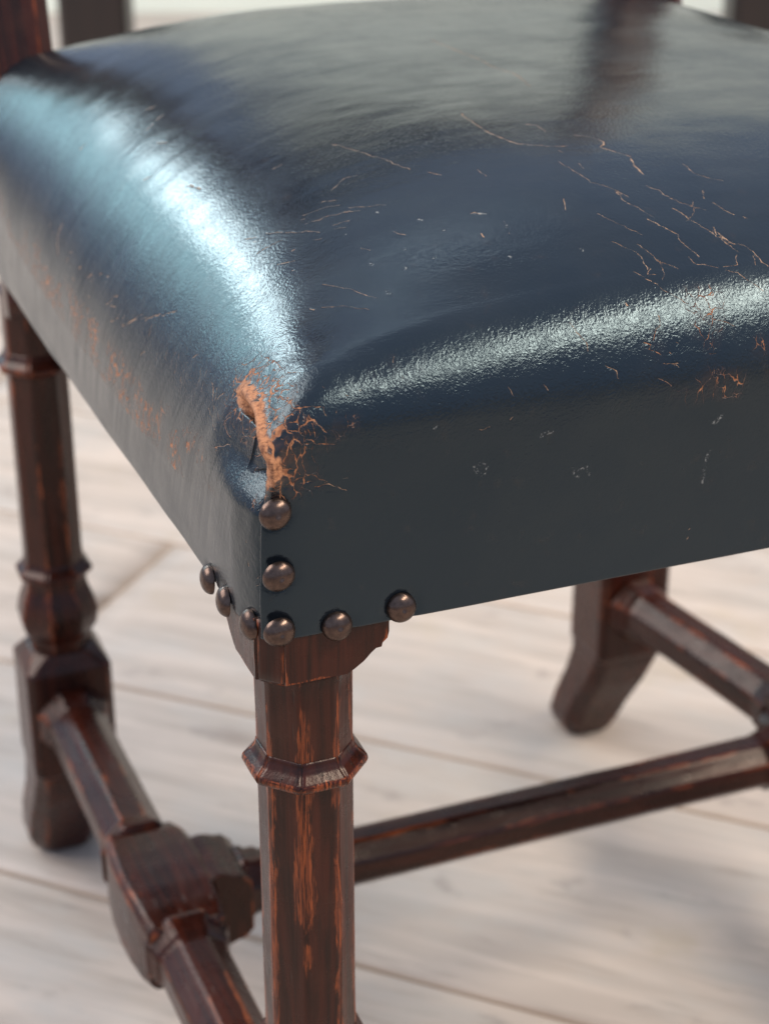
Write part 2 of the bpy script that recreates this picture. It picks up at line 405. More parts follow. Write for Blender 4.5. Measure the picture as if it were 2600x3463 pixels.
def make_bracket(leg, x, y, sx, sy, seed):
    """corbelled block under the seat rail: core with chamfered corner and one ear along each rail"""
    c = np.array([(.0170, -.0170), (.0170, .0170), (-.0170, .0170), (-.0236, .0), (-.0236, -.0155), (-.0155, -.0236), (.0, -.0236)])
    c2 = c*np.array([sx, sy]) if sx*sy > 0 else (c*np.array([sx, sy]))[::-1]
    core = loft('bracket', [S(.4030, c2*.95, ar=.8), S(.4050, c2, ar=.4), S(.4300, c2)], WOOD, leg, (x, y, 0), seed=seed, wob=.0003, wear=1.35)
    prism('bracket_ear', EAR, -.0242, -.004, WOOD, leg, lambda u, d, v: (x+u*sx, y+sy*d, v), seed+1)
    prism('bracket_ear', EAR, -.0242, -.004, WOOD, leg, lambda u, d, v: (x+sx*d, y+u*sy, v), seed+2)
    return core
XR, YR, XF = .418, .4845, .482
legs = {}
for nm, (x, y, r) in {'fl': (0, 0, 0), 'rl': (-.0068, YR, 1), 'rr': (XR, YR, 1), 'fr': (XF, 0, 0)}.items():
    legs[nm] = make_leg(x, y, r, {'fl': 11, 'rl': 21, 'rr': 31, 'fr': 41}[nm], nm == 'fl')
make_bracket(legs['fl'], 0, 0, 1, 1, 61)
make_bracket(legs['fr'], XF, 0, -1, 1, 71)

# ------------------------------------------------------------------ stretchers
ZS = .1076
def stretcher(name, a, b, hw, seed, parent=chair):
    a, b = Vector(a), Vector(b); d = b-a; L = d.length
    o = octagon
    return loft(name, [S(0, o(hw*1.30)), S(.004, o(hw*1.30), ar=.3), S(.007, o(hw*1.16)), S(.012, o(hw*1.16)), S(.016, o(hw*1.02)), S(L*.3, o(hw)), S(L*.7, o(hw)), S(L-.016, o(hw*1.02)), S(L-.012, o(hw*1.16)), S(L-.007, o(hw*1.16)), S(L-.004, o(hw*1.30), ar=.3), S(L, o(hw*1.30))],
                WOOD, parent, a, d, (0, 0, 1), seed=seed, wob=.0005)
def side_stretcher(p0, p1, side, seed):
    """from front leg to rear leg, with a swelling block in the middle and a bracket on its inner side"""
    p0, p1 = Vector(p0), Vector(p1); mid = p0.lerp(p1, .512); d = (p1-p0).normalized(); hb = .046
    st = stretcher('side_stretcher', p0, mid-d*(hb-.002), .0183, seed)
    s2 = stretcher('stretcher_bar', mid+d*(hb-.002), p1, .0183, seed+1, st)
    c = lambda a, b: chamfer_sq(a, b, .0032)
    blk = loft('stretcher_block', [S(-.049, c(.0200, .0215), ar=.8), S(-.036, c(.0232, .0238), ar=.4), S(-.018, c(.0248, .0256), ar=.2), S(0, c(.0252, .0262), ar=.2), S(.018, c(.0248, .0256), ar=.2), S(.036, c(.0232, .0238), ar=.4), S(.047, c(.0200, .0215), ar=.8)],
               WOOD, st, mid, d, (0, 0, 1), seed=seed+2, wob=.0006)
    # bracket block facing the cross stretcher (stepped profile above and below)
    up = [(0, .0240), (.006, .0250), (.011, .0242), (.016, .0222), (.020, .0218), (.0255, .0165)]
    prof = [(u, v) for u, v in up] + [(u, -v) for u, v in up[::-1]]
    inx = side
    prism('stretcher_bracket', prof, -.022, .022, WOOD, st, lambda u, dd, v: (mid.x+inx*(u+.0215), mid.y+dd, mid.z+v), seed+3)
    return mid
ml = side_stretcher((0, .0235, ZS), (-.0068, YR-.0235, ZS), 1, 81)
mr = side_stretcher((XF, .0235, ZS), (XR, YR-.0235, ZS), -1, 91)
stretcher('cross_stretcher', (ml.x+.0440, ml.y, ZS), (mr.x-.0440, mr.y, ZS), .0160, 101)

# ------------------------------------------------------------------ leather seat
XL, XW, YF, YB = -.0257, .532, -.0257, .512   # outline (before the flare is applied)
ZB, RL_, RF_ = .4230, .042, .027              # bottom, roll radius at the sides and at the front
DOME, TILT, BOW = .026, .016, .012
Q = .150                                      # sheet length from core edge to hem
A0, A1, B0, B1 = XL+RL_, XL+XW-RL_, YF+RF_, YB-RL_
def axis_samples(c0, c1, fine, mid, far_, far):
    s = [c0-Q]
    while s[-1] < c1: s.append(s[-1]+np.interp(s[-1]-c0, (-.085, -.078, .065, .10, mid, mid+.06), (.00065, fine, fine, .00058, .00060, far_)))
    s = [v for v in s if v < c1]
    s += list(np.linspace(c1, c1+Q, far)); return np.array(s)
def seat_surface(a, b):
    """sheet coordinates -> surface position (no relief)"""
    ca, cb = np.clip(a, A0, A1), np.clip(b, B0, B1)
    da, db = a-ca, b-cb; ada, adb = np.abs(da), np.abs(db); q = np.maximum(ada, adb)
    both = (ada > 0) & (adb > 0)
    with np.errstate(divide='ignore', invalid='ignore'):
        ph = np.where(ada >= adb, (np.pi/4)*np.where(ada > 0, adb/ada, 0), np.pi/2-(np.pi/4)*np.where(adb > 0, ada/adb, 0))
    ph = np.where(both, ph, np.where(ada > 0, 0, np.pi/2))
    rx = RL_; ry = np.where(db < 0, RF_, RL_)
    r = rx*np.cos(ph)**2+ry*np.sin(ph)**2
    HX, HY = (A1-A0)/2, (B1-B0)/2
    sx = (ca-(A0+A1)/2)/HX; sy = (cb-(B0+B1)/2)/HY
    pw = 4.3
    fx, fy = 1-np.abs(sx)**pw, 1-np.abs(sy)**pw
    top = .5285 + TILT*(cb/.48) + fx*(BOW + DOME*fy)
    slx = pw*np.abs(sx)**(pw-1)/HX*(BOW + DOME*fy); sly = DOME*pw*np.abs(sy)**(pw-1)/HY*fx - TILT/.48*np.where(db < 0, 1, -1)
    a0 = np.arctan(np.where(ada > 0, slx, 0)*np.cos(ph)**2 + np.where(adb > 0, sly, 0)*np.sin(ph)**2)
    arc = r*np.pi/2
    al = a0+np.clip(q/arc, 0, 1)*(np.pi/2-a0)
    # the roll starts at the slope the dome has there, so top and side run into each other
    R = (np.sin(al)-np.sin(a0))/(1-np.sin(a0)); n = 2+3.5*smooth(.25, 1.0, al/(np.pi/2))
    ox = np.sign(da)*rx*R*np.cos(ph)**(2/n); oy = np.sign(db)*ry*R*np.sin(ph)**(2/n)
    x = ca+ox; y = cb+oy
    drop = r*(np.cos(a0)-np.cos(al))/(1-np.sin(a0)); rest = np.clip(q-arc, 0, None)
    ztop = top-drop
    al = np.clip(q/arc, 0, 1)*np.pi/2
    # straight wall down to the hem
    wl = np.clip(rest/(Q-arc), 0, 1)
    z = ztop*(1-wl)+ZB*wl
    return x, y, z, q, ph, al, wl
def flare(x, y):
    xr = (XF+.026)+(XR+.027-XF-.026)*(y/YR)
    f = (xr-XL)/XW
    return XL-.0137*np.clip(y, 0, 1)+(x-XL)*f
# wear in the hide, in sheet coordinates: (c = cracked finish, s = pale scuff), half width in mm, line
CRACKS = [
    ('c',0.2,[(-0.0138,0.0007),(-0.0127,-0.0033),(-0.0115,-0.0109),(-0.0121,-0.019),(-0.0109,-0.0265),(-0.0063,-0.0265)]),
    ('c',0.27,[(-0.0127,-0.0259),(-0.0086,-0.0277),(-0.0051,-0.0288),(-0.0005,-0.0288)]),
    ('c',0.47,[(-0.0028,-0.0288),(-0.0005,-0.0288),(0.0012,-0.0288)]),
    ('c',0.18,[(0.0012,-0.0288),(0.0036,-0.0288),(0.0065,-0.0282),(0.0105,-0.0288)]),
    ('c',0.22,[(0.0001,-0.0288),(0.0012,-0.0306),(0.0012,-0.0329),(-0.0034,-0.0334),(-0.008,-0.034),(-0.0156,-0.034),(-0.019,-0.0306)]),
    ('c',0.39,[(0.0036,-0.0346),(0.0059,-0.034),(0.007,-0.0329),(0.0088,-0.0329),(0.0105,-0.034)]),
    ('c',0.22,[(0.0105,-0.034),(0.0122,-0.0352),(0.0134,-0.0375)]),
    ('c',0.18,[(0.0018,-0.0329),(0.0036,-0.0346)]),
    ('c',0.23,[(0.0059,-0.034),(0.007,-0.0352),(0.0088,-0.0375),(0.0088,-0.0387)]),
    ('c',0.18,[(0.0082,-0.034),(0.0099,-0.0363),(0.0105,-0.0381),(0.0105,-0.0392)]),
    ('c',0.18,[(0.0036,-0.0346),(0.003,-0.0363),(0.0047,-0.0375),(0.0059,-0.0381),(0.0065,-0.0404),(0.0059,-0.0416)]),
    ('c',0.16,[(0.0053,-0.0352),(0.0065,-0.0369),(0.0065,-0.0387)]),
    ('c',0.18,[(0.007,-0.0398),(0.0094,-0.0404),(0.0105,-0.0421),(0.0122,-0.0421),(0.014,-0.0427),(0.0146,-0.0433)]),
    ('c',0.18,[(-0.0086,-0.0363),(-0.004,-0.0363),(0.0012,-0.0363),(0.0036,-0.0363)]),
    ('c',0.14,[(-0.0098,-0.0387),(-0.004,-0.0387),(-0.0034,-0.0404),(0.0001,-0.0404)]),
    ('c',0.16,[(-0.0045,-0.0375),(-0.0045,-0.0387),(-0.0057,-0.0404),(-0.0069,-0.0416)]),
    ('c',0.18,[(-0.0005,-0.0427),(0.0036,-0.0433),(0.0065,-0.0439),(0.0094,-0.0439)]),
    ('c',0.18,[(-0.0115,-0.0427),(-0.0069,-0.0433),(-0.0045,-0.0445),(-0.0022,-0.0456)]),
    ('c',0.16,[(-0.0283,-0.0479),(-0.0179,-0.0473),(-0.0127,-0.0485),(-0.0092,-0.0497)]),
    ('c',0.23,[(-0.0196,-0.0485),(-0.0121,-0.0508),(-0.0063,-0.0526),(-0.0028,-0.0543),(-0.0005,-0.056)]),
    ('c',0.23,[(-0.0422,-0.0543),(-0.037,-0.0607),(-0.026,-0.0618),(-0.0179,-0.0618),(-0.0086,-0.0601),(-0.0011,-0.0578),(0.003,-0.0578)]),
    ('c',0.18,[(0.003,-0.0578),(0.007,-0.0584),(0.0082,-0.0607),(0.0105,-0.0618),(0.0117,-0.063)]),
    ('c',0.13,[(-0.004,-0.0612),(0.0007,-0.0612),(0.0059,-0.0612)]),
    ('c',0.18,[(0.0059,-0.0647),(0.0094,-0.0647),(0.0122,-0.0641),(0.014,-0.0659),(0.0151,-0.0676),(0.0157,-0.0688)]),
    ('c',0.11,[(0.0151,-0.063),(0.0157,-0.063),(0.0157,-0.0636)]),
    ('c',0.22,[(-0.0462,-0.0636),(-0.0393,-0.0653),(-0.0318,-0.0653),(-0.026,-0.0653),(-0.0196,-0.0641)]),
    ('c',0.18,[(-0.0509,-0.0578),(-0.048,-0.0647),(-0.0393,-0.0653)]),
    ('c',0.23,[(0.0059,-0.0317),(0.007,-0.0329)]),
    ('c',0.23,[(0.0065,-0.0311),(0.0082,-0.0329)]),
    ('c',0.16,[(-0.0352,-0.0514),(-0.0271,-0.0514),(-0.0225,-0.0531)]),
    ('c',0.16,[(-0.0358,-0.0537),(-0.0254,-0.0543),(-0.0213,-0.0549)]),
    ('c',0.16,[(-0.0399,-0.0555),(-0.03,-0.0566),(-0.0208,-0.0578)]),
    ('c',0.16,[(-0.0266,-0.0497),(-0.0184,-0.0508),(-0.0127,-0.0531)]),
    ('c',0.22,[(-0.0121,0.0274),(-0.0098,0.0253),(-0.0069,0.0227),(-0.0051,0.0195),(-0.004,0.0164),(-0.0022,0.0149),(-0.0011,0.0122)]),
    ('c',0.18,[(-0.0028,0.0253),(-0.0028,0.0201),(-0.0022,0.0138),(-0.0028,0.0086),(-0.0034,0.0044)]),
    ('c',0.32,[(-0.0138,0.0331),(-0.0132,0.0274),(-0.0115,0.0227),(-0.0086,0.0201),(-0.0069,0.0175)]),
    ('c',0.18,[(-0.0074,0.0049),(-0.0069,0.0007),(-0.0051,0.0001)]),
    ('c',0.18,[(-0.0092,0.0143),(-0.0098,0.0102),(-0.0109,0.0102)]),
    ('c',0.23,[(-0.0098,0.0007),(-0.0115,0.0034),(-0.0127,0.0096)]),
    ('c',0.23,[(-0.0103,-0.0022),(-0.0098,-0.0114),(-0.0086,-0.0201)]),
    ('c',0.18,[(-0.0063,-0.0132),(-0.0074,-0.0207),(-0.0045,-0.0242)]),
    ('c',0.18,[(-0.0034,-0.0004),(-0.0022,-0.0062),(-0.0022,-0.0132)]),
    ('c',0.22,[(-0.0121,-0.0074),(-0.0121,-0.0161),(-0.0138,-0.0184)]),
    ('c',0.22,[(-0.0156,-0.0085),(-0.0161,-0.023),(-0.0179,-0.0317)]),
    ('c',0.16,[(0.0076,-0.0219),(0.0088,-0.0224)]),
    ('c',0.16,[(0.0163,-0.0242),(0.0163,-0.0253)]),
    ('c',0.14,[(0.0151,-0.0253),(0.0157,-0.0265)]),
    ('c',0.14,[(0.0146,-0.0306),(0.0146,-0.0317)]),
    ('c',0.14,[(0.0157,-0.0323),(0.0157,-0.0334)]),
    ('c',0.14,[(0.0157,-0.0369),(0.0157,-0.0375)]),
    ('c',0.14,[(0.0111,-0.0288),(0.0122,-0.0311),(0.0128,-0.0323)]),
    ('c',0.16,[(-0.0277,0.0268),(-0.026,0.0258),(-0.0248,0.0242),(-0.0237,0.0258)]),
    ('c',0.16,[(-0.0277,0.0268),(-0.0295,0.0232),(-0.0312,0.019)]),
    ('c',0.14,[(-0.0266,0.0211),(-0.0283,0.0175)]),
    ('c',0.18,[(-0.0318,0.0117),(-0.0306,0.0122),(-0.0289,0.0091),(-0.0277,0.0065),(-0.0266,0.0081),(-0.0266,0.0117)]),
    ('c',0.18,[(-0.0266,0.0086),(-0.0254,0.0018),(-0.0237,-0.0004),(-0.0225,-0.0004)]),
    ('c',0.18,[(-0.0271,0.0076),(-0.026,0.0013),(-0.0242,-0.0022),(-0.0225,-0.0091)]),
    ('c',0.16,[(-0.0231,0.0091),(-0.0225,0.006),(-0.0219,0.0039)]),
    ('c',0.18,[(-0.0329,-0.0016),(-0.0318,-0.001),(-0.0295,-0.0051),(-0.0271,-0.0143),(-0.026,-0.0184),(-0.0248,-0.0161)]),
    ('c',0.14,[(-0.0352,0.0013),(-0.0323,-0.001)]),
    ('c',0.18,[(-0.0323,-0.0074),(-0.0306,-0.0207),(-0.0295,-0.0352)]),
    ('c',0.14,[(-0.0352,-0.0016),(-0.0341,-0.0091)]),
    ('c',0.22,[(-0.0184,0.054),(-0.0196,0.0503),(-0.0219,0.0472)]),
    ('c',0.2,[(-0.0219,0.042),(-0.0202,0.0414),(-0.019,0.0383)]),
    ('c',0.14,[(-0.0242,0.0435),(-0.026,0.0409)]),
    ('c',0.14,[(-0.0248,0.0394),(-0.0231,0.0383)]),
    ('c',0.14,[(-0.0271,0.0414),(-0.0295,0.0362),(-0.0306,0.0326)]),
    ('c',0.14,[(-0.0248,0.0368),(-0.0271,0.0315)]),
    ('c',0.13,[(-0.0196,0.0362),(-0.0208,0.0321)]),
    ('c',0.18,[(-0.0358,0.0284),(-0.0347,0.0232),(-0.0335,0.0169)]),
    ('c',0.13,[(-0.0364,0.0268),(-0.037,0.0258)]),
    ('c',0.14,[(-0.0491,-0.0143),(-0.0474,-0.0207),(-0.0451,-0.0346)]),
    ('c',0.14,[(-0.052,-0.0143),(-0.0491,-0.0271),(-0.048,-0.0421)]),
    ('c',0.14,[(-0.0538,-0.0265),(-0.0526,-0.0421),(-0.0509,-0.0456),(-0.0503,-0.0543)]),
    ('c',0.13,[(-0.0474,-0.0149),(-0.0486,-0.0167)]),
    ('c',0.14,[(-0.0671,-0.0468),(-0.07,-0.0526)]),
    ('c',0.13,[(-0.0729,-0.0334),(-0.0746,-0.0334)]),
    ('c',0.11,[(-0.074,-0.0074),(-0.0764,-0.0085)]),
    ('c',0.11,[(-0.0862,-0.0103),(-0.092,-0.0126)]),
    ('c',0.16,[(-0.0856,-0.0555),(-0.0885,-0.0612),(-0.0903,-0.0555)]),
    ('c',0.14,[(-0.099,-0.0363),(-0.0949,-0.0514)]),
    ('c',0.14,[(-0.1013,-0.0416),(-0.0984,-0.0607),(-0.0972,-0.0682)]),
    ('c',0.14,[(-0.1018,-0.0618),(-0.0995,-0.0763)]),
    ('c',0.25,[(0.1374,0.1494),(0.1364,0.1353),(0.1359,0.1233),(0.1374,0.1129),(0.1399,0.103)]),
    ('c',0.18,[(0.1399,0.103),(0.1459,0.0998),(0.1513,0.0957),(0.1598,0.0931)]),
    ('c',0.22,[(0.1528,0.0894),(0.1538,0.0873)]),
    ('c',0.27,[(0.1882,0.2813),(0.1892,0.2583),(0.1917,0.2385),(0.1912,0.2182),(0.1937,0.2041),(0.1912,0.1885),(0.1872,0.176)]),
    ('c',0.2,[(0.1683,0.104),(0.1733,0.1009),(0.1763,0.0941)]),
    ('c',0.36,[(0.1763,0.0936),(0.1748,0.0899),(0.1718,0.0884),(0.1743,0.0837),(0.1753,0.0816)]),
    ('c',0.16,[(0.1753,0.0816),(0.1788,0.0759)]),
    ('c',0.36,[(0.1783,0.0743),(0.1758,0.0665),(0.1753,0.0597)]),
    ('c',0.2,[(0.1558,0.1243),(0.1598,0.1212),(0.1588,0.1113)]),
    ('c',0.18,[(0.1474,0.0795),(0.1484,0.0727),(0.1494,0.0644),(0.1504,0.0586),(0.1533,0.055)]),
    ('c',0.25,[(0.1558,0.0508),(0.1578,0.0467),(0.1588,0.0435)]),
    ('c',0.14,[(0.1533,0.055),(0.1558,0.0508)]),
    ('c',0.22,[(0.1558,0.0482),(0.1558,0.0425),(0.1568,0.0388)]),
    ('c',0.16,[(0.1568,0.0388),(0.1588,0.0352),(0.1608,0.0295),(0.1613,0.0279)]),
    ('c',0.18,[(0.1713,0.0503),(0.1743,0.0467),(0.1753,0.0414),(0.1778,0.0368),(0.1817,0.0326),(0.1862,0.0295)]),
    ('c',0.16,[(0.1842,0.0362),(0.1798,0.0284),(0.1733,0.0237)]),
    ('c',0.18,[(0.1827,0.0195),(0.1812,0.0149),(0.1827,0.0102),(0.1852,0.0044)]),
    ('c',0.14,[(0.1977,0.0649),(0.1972,0.0555),(0.2012,0.0514),(0.2057,0.0477)]),
    ('c',0.18,[(0.1932,0.043),(0.1897,0.0368)]),
    ('c',0.23,[(0.0866,0.115),(0.0881,0.1077),(0.0901,0.1014)]),
    ('c',0.18,[(0.0945,0.0946),(0.0985,0.0884)]),
    ('c',0.13,[(0.113,0.0863),(0.1135,0.079)]),
    ('c',0.14,[(0.1548,0.0753),(0.1533,0.0696)]),
    ('c',0.13,[(0.1329,0.0493),(0.1294,0.0409)]),
    ('c',0.25,[(0.094,0.0524),(0.096,0.0524),(0.097,0.0503)]),
    ('c',0.43,[(0.091,0.0378),(0.0906,0.0352)]),
    ('c',0.32,[(0.1025,0.043),(0.103,0.042)]),
    ('c',0.32,[(0.101,0.0347),(0.1005,0.0336)]),
    ('c',0.18,[(0.1404,0.0362),(0.1424,0.031),(0.1444,0.0284),(0.1464,0.0253),(0.1484,0.0216),(0.1508,0.019)]),
    ('c',0.22,[(0.1583,0.0279),(0.1603,0.0242),(0.1628,0.0201)]),
    ('c',0.29,[(0.1628,0.0201),(0.1653,0.0175)]),
    ('c',0.18,[(0.1653,0.0175),(0.1638,0.0138),(0.1648,0.0107),(0.1663,0.007),(0.1668,0.0039)]),
    ('c',0.18,[(0.1459,0.0143),(0.1474,0.0117),(0.1484,0.0091),(0.1489,0.0049),(0.1528,0.0018),(0.1548,-0.0004)]),
    ('c',0.18,[(0.1623,0.0049),(0.1638,0.0013),(0.1663,0.0007),(0.1698,-0.001),(0.1718,-0.0022)]),
    ('c',0.23,[(0.1728,0.0336),(0.1743,0.0295),(0.1758,0.0237),(0.1778,0.0201),(0.1798,0.018),(0.1807,0.0133)]),
    ('c',0.18,[(0.1807,0.0133),(0.1837,0.0122),(0.1857,0.0091),(0.1892,0.0076),(0.1912,0.0029)]),
    ('c',0.18,[(0.1822,0.0195),(0.1827,0.0149),(0.1847,0.0102),(0.1867,0.0086)]),
    ('c',0.23,[(0.1394,-0.0022),(0.1424,-0.0045),(0.1439,-0.0074),(0.1459,-0.0091)]),
    ('c',0.36,[(0.1424,-0.0045),(0.1434,-0.0051)]),
    ('c',0.14,[(0.1459,-0.0091),(0.1494,-0.0114),(0.1528,-0.0132)]),
    ('c',0.13,[(0.1364,0.0018),(0.1394,-0.0016)]),
    ('c',0.14,[(0.1444,0.0023),(0.1419,-0.0004),(0.1449,-0.001)]),
    ('c',0.11,[(0.1369,0.018),(0.1424,0.0112),(0.1439,0.0076),(0.1429,0.0018)]),
    ('c',0.16,[(0.1499,0.0049),(0.1479,-0.0016),(0.1459,-0.0039)]),
    ('c',0.16,[(0.1743,-0.0016),(0.1807,-0.0016),(0.1832,0.0029)]),
    ('c',0.14,[(0.1738,-0.0033),(0.1788,-0.0045),(0.1803,-0.0068),(0.1837,-0.0103),(0.1862,-0.0126)]),
    ('c',0.16,[(0.102,-0.0138),(0.104,-0.0172),(0.1065,-0.0207),(0.1065,-0.0236)]),
    ('c',0.18,[(0.1384,-0.0155),(0.1384,-0.019),(0.1359,-0.0201),(0.1344,-0.023)]),
    ('c',0.23,[(0.1354,-0.0201),(0.1364,-0.0195)]),
    ('c',0.2,[(0.1294,-0.023),(0.1329,-0.0242),(0.1314,-0.0259),(0.1359,-0.0277)]),
    ('c',0.18,[(0.1558,-0.03),(0.1593,-0.03)]),
    ('c',0.16,[(0.1603,-0.019),(0.1623,-0.0195),(0.1658,-0.0207),(0.1698,-0.0224)]),
    ('c',0.14,[(0.1404,-0.0277),(0.1399,-0.0271)]),
    ('c',0.14,[(0.1429,-0.0248),(0.1444,-0.0253)]),
    ('c',0.39,[(0.1269,-0.0097),(0.1274,-0.0109)]),
    ('c',0.22,[(0.1912,0.0029),(0.1917,-0.0016),(0.1932,-0.0039)]),
    ('c',0.18,[(0.1897,0.0013),(0.1877,-0.0028)]),
    ('c',0.2,[(0.1917,0.0341),(0.1932,0.0295),(0.1952,0.0263),(0.1967,0.0242)]),
    ('c',0.14,[(0.1922,0.0425),(0.1902,0.0373)]),
    ('c',0.18,[(0.1992,0.0232),(0.2007,0.0216)]),
    ('c',0.23,[(0.0756,0.1525),(0.0781,0.1473),(0.0796,0.141),(0.0816,0.1327),(0.0831,0.1259)]),
    ('c',0.16,[(0.0831,0.1259),(0.0856,0.1207),(0.0866,0.1144),(0.0881,0.1077),(0.0896,0.1009)]),
    ('c',0.18,[(0.0397,0.0946),(0.0437,0.092),(0.0467,0.0915),(0.0507,0.0889),(0.0557,0.0858),(0.0592,0.0826)]),
    ('c',0.22,[(0.0397,0.0993),(0.0412,0.0983)]),
    ('c',0.11,[(0.0417,0.1019),(0.0452,0.1004),(0.0502,0.0988),(0.0552,0.0941)]),
    ('c',0.16,[(0.0467,0.0826),(0.0497,0.0811),(0.0527,0.079)]),
    ('c',0.13,[(0.0462,0.079),(0.0497,0.0759)]),
    ('c',0.11,[(0.0562,0.0889),(0.0626,0.0832),(0.0686,0.079)]),
    ('c',0.13,[(0.0193,0.0972),(0.0228,0.0967),(0.0263,0.0951),(0.0293,0.0936)]),
    ('c',0.14,[(0.0317,0.0972),(0.0342,0.0936),(0.0382,0.0878),(0.0412,0.0826)]),
    ('c',0.13,[(0.0268,0.1071),(0.0312,0.0993)]),
    ('c',0.16,[(0.0203,0.1144),(0.0233,0.1087)]),
    ('c',0.14,[(0.0213,0.1077),(0.0223,0.1056)]),
    ('c',0.16,[(0.0372,0.0795),(0.0402,0.0774)]),
    ('c',0.16,[(0.0507,0.1045),(0.0527,0.1035),(0.0552,0.0998)]),
    ('c',0.13,[(0.0278,0.0456),(0.0288,0.042),(0.0317,0.0373)]),
    ('c',0.09,[(0.0317,0.0373),(0.0337,0.0336),(0.0352,0.0279),(0.0372,0.0227),(0.0392,0.0195)]),
    ('c',0.22,[(0.0183,0.0347),(0.0188,0.0315)]),
    ('c',0.09,[(0.0213,0.0305),(0.0263,0.0253),(0.0303,0.0201),(0.0337,0.0143)]),
    ('c',0.13,[(0.0572,0.1103),(0.0631,0.1144),(0.0671,0.115),(0.0706,0.1134)]),
    ('c',0.18,[(0.0482,0.056),(0.0502,0.0508)]),
    ('c',0.18,[(0.0626,0.0566),(0.0651,0.0519)]),
    ('c',0.18,[(0.0283,0.0816),(0.0303,0.0811)]),
    ('c',0.16,[(0.0213,0.079),(0.0238,0.0759),(0.0263,0.0732)]),
    ('c',0.16,[(0.0233,0.068),(0.0243,0.0665)]),
    ('c',0.14,[(0.0482,0.1556),(0.0532,0.1556)]),
    ('c',0.22,[(0.0203,0.1926),(0.0228,0.1806)]),
    ('c',0.47,[(-0.0312,0.2891),(-0.0277,0.2948),(-0.0237,0.2959),(-0.0208,0.2948)]),
    ('c',0.18,[(-0.0306,0.1879),(-0.0271,0.1796),(-0.0242,0.1786)]),
    ('c',0.18,[(-0.0283,0.1744),(-0.0248,0.1728)]),
    ('c',0.23,[(-0.0248,0.165),(-0.0225,0.1598),(-0.019,0.153)]),
    ('c',0.18,[(-0.0202,0.1468),(-0.0161,0.14),(-0.0138,0.1306),(-0.0098,0.1207)]),
    ('c',0.18,[(-0.0277,0.1723),(-0.0248,0.165)]),
    ('c',0.25,[(-0.0271,0.1989),(-0.0231,0.1926),(-0.0213,0.1869)]),
    ('c',0.23,[(-0.0266,0.1937),(-0.0248,0.1864)]),
    ('c',0.18,[(-0.0242,0.1374),(-0.0219,0.1374),(-0.0202,0.1358)]),
    ('c',0.23,[(-0.0295,0.141),(-0.0271,0.1369)]),
    ('c',0.13,[(-0.0266,0.1207),(-0.0242,0.1212)]),
    ('c',0.13,[(-0.0237,0.1103),(-0.0208,0.1118)]),
    ('c',0.14,[(-0.0248,0.0962),(-0.0208,0.0978),(-0.0184,0.0988)]),
    ('c',0.14,[(-0.0219,0.0868),(-0.0196,0.0868),(-0.0173,0.0863)]),
    ('c',0.16,[(-0.0167,0.0837),(-0.0144,0.079)]),
    ('c',0.13,[(-0.0271,0.0832),(-0.0242,0.0852)]),
    ('c',0.14,[(-0.0213,0.067),(-0.0173,0.0712)]),
    ('c',0.36,[(-0.0341,0.3475),(-0.0341,0.3454)]),
    ('c',0.36,[(-0.0266,0.2708),(-0.0248,0.2672)]),
    ('c',0.36,[(-0.03,0.2724),(-0.0277,0.2693)]),
    ('c',0.36,[(-0.0277,0.2505),(-0.026,0.2479)]),
    ('c',0.39,[(-0.0271,0.2359),(-0.0242,0.2297)]),
    ('c',0.39,[(-0.0271,0.2281),(-0.0254,0.2276)]),
    ('c',0.29,[(-0.0225,0.2197),(-0.0213,0.2177)]),
    ('c',0.29,[(-0.0323,0.2521),(-0.0318,0.2568)]),
    ('c',0.29,[(-0.0312,0.2286),(-0.0312,0.2255)]),
    ('c',0.25,[(-0.0202,0.2104),(-0.0196,0.2072)]),
    ('c',0.29,[(-0.0271,0.3037),(-0.0266,0.3058)]),
    ('c',0.27,[(-0.0248,0.3146),(-0.026,0.3105)]),
    ('c',0.32,[(0.0024,0.3198),(0.0059,0.3172)]),
    ('c',0.36,[(0.0111,0.2317),(0.014,0.2286)]),
    ('c',0.29,[(0.0213,0.1916),(0.0223,0.1812)]),
    ('c',0.27,[(0.0248,0.2531),(0.0283,0.2458)]),
    ('c',0.3,[(0.0312,0.2974),(0.0377,0.2933)]),
    ('c',0.36,[(0.0317,0.2776),(0.0367,0.2781)]),
    ('c',0.22,[(0.0258,0.275),(0.0317,0.2776)]),
    ('c',0.14,[(-0.0242,0.1379),(-0.0208,0.1384),(-0.019,0.1379)]),
    ('c',0.2,[(-0.0289,0.14),(-0.0271,0.1369)]),
    ('c',0.13,[(-0.0242,0.1019),(-0.0213,0.1035),(-0.019,0.1019)]),
    ('c',0.14,[(-0.0248,0.0863),(-0.0219,0.0878)]),
    ('c',0.14,[(-0.0248,0.0811),(-0.0213,0.0832)]),
    ('c',0.14,[(-0.0254,0.067),(-0.0202,0.0686)]),
    ('c',0.14,[(-0.0231,0.0607),(-0.0196,0.0633)]),
    ('c',0.14,[(-0.0156,0.0649),(-0.0184,0.0639)]),
    ('c',0.23,[(-0.0184,0.0529),(-0.0231,0.0456)]),
    ('c',0.22,[(-0.019,0.0477),(-0.0225,0.0435)]),
    ('c',0.16,[(-0.0173,0.0451),(-0.0144,0.0482)]),
    ('c',0.14,[(-0.0254,0.0477),(-0.0277,0.0425)]),
    ('c',0.16,[(-0.03,0.1879),(-0.0271,0.1786)]),
    ('c',0.18,[(-0.0283,0.1718),(-0.0254,0.165),(-0.0213,0.1556)]),
    ('c',0.18,[(-0.0208,0.1525),(-0.015,0.1353),(-0.0103,0.1207)]),
    ('c',0.2,[(0.1125,-0.0282),(0.1165,-0.0306),(0.1175,-0.0334)]),
    ('c',0.16,[(0.1344,-0.0346),(0.1394,-0.0381)]),
    ('c',0.18,[(0.0726,-0.0306),(0.0746,-0.0346)]),
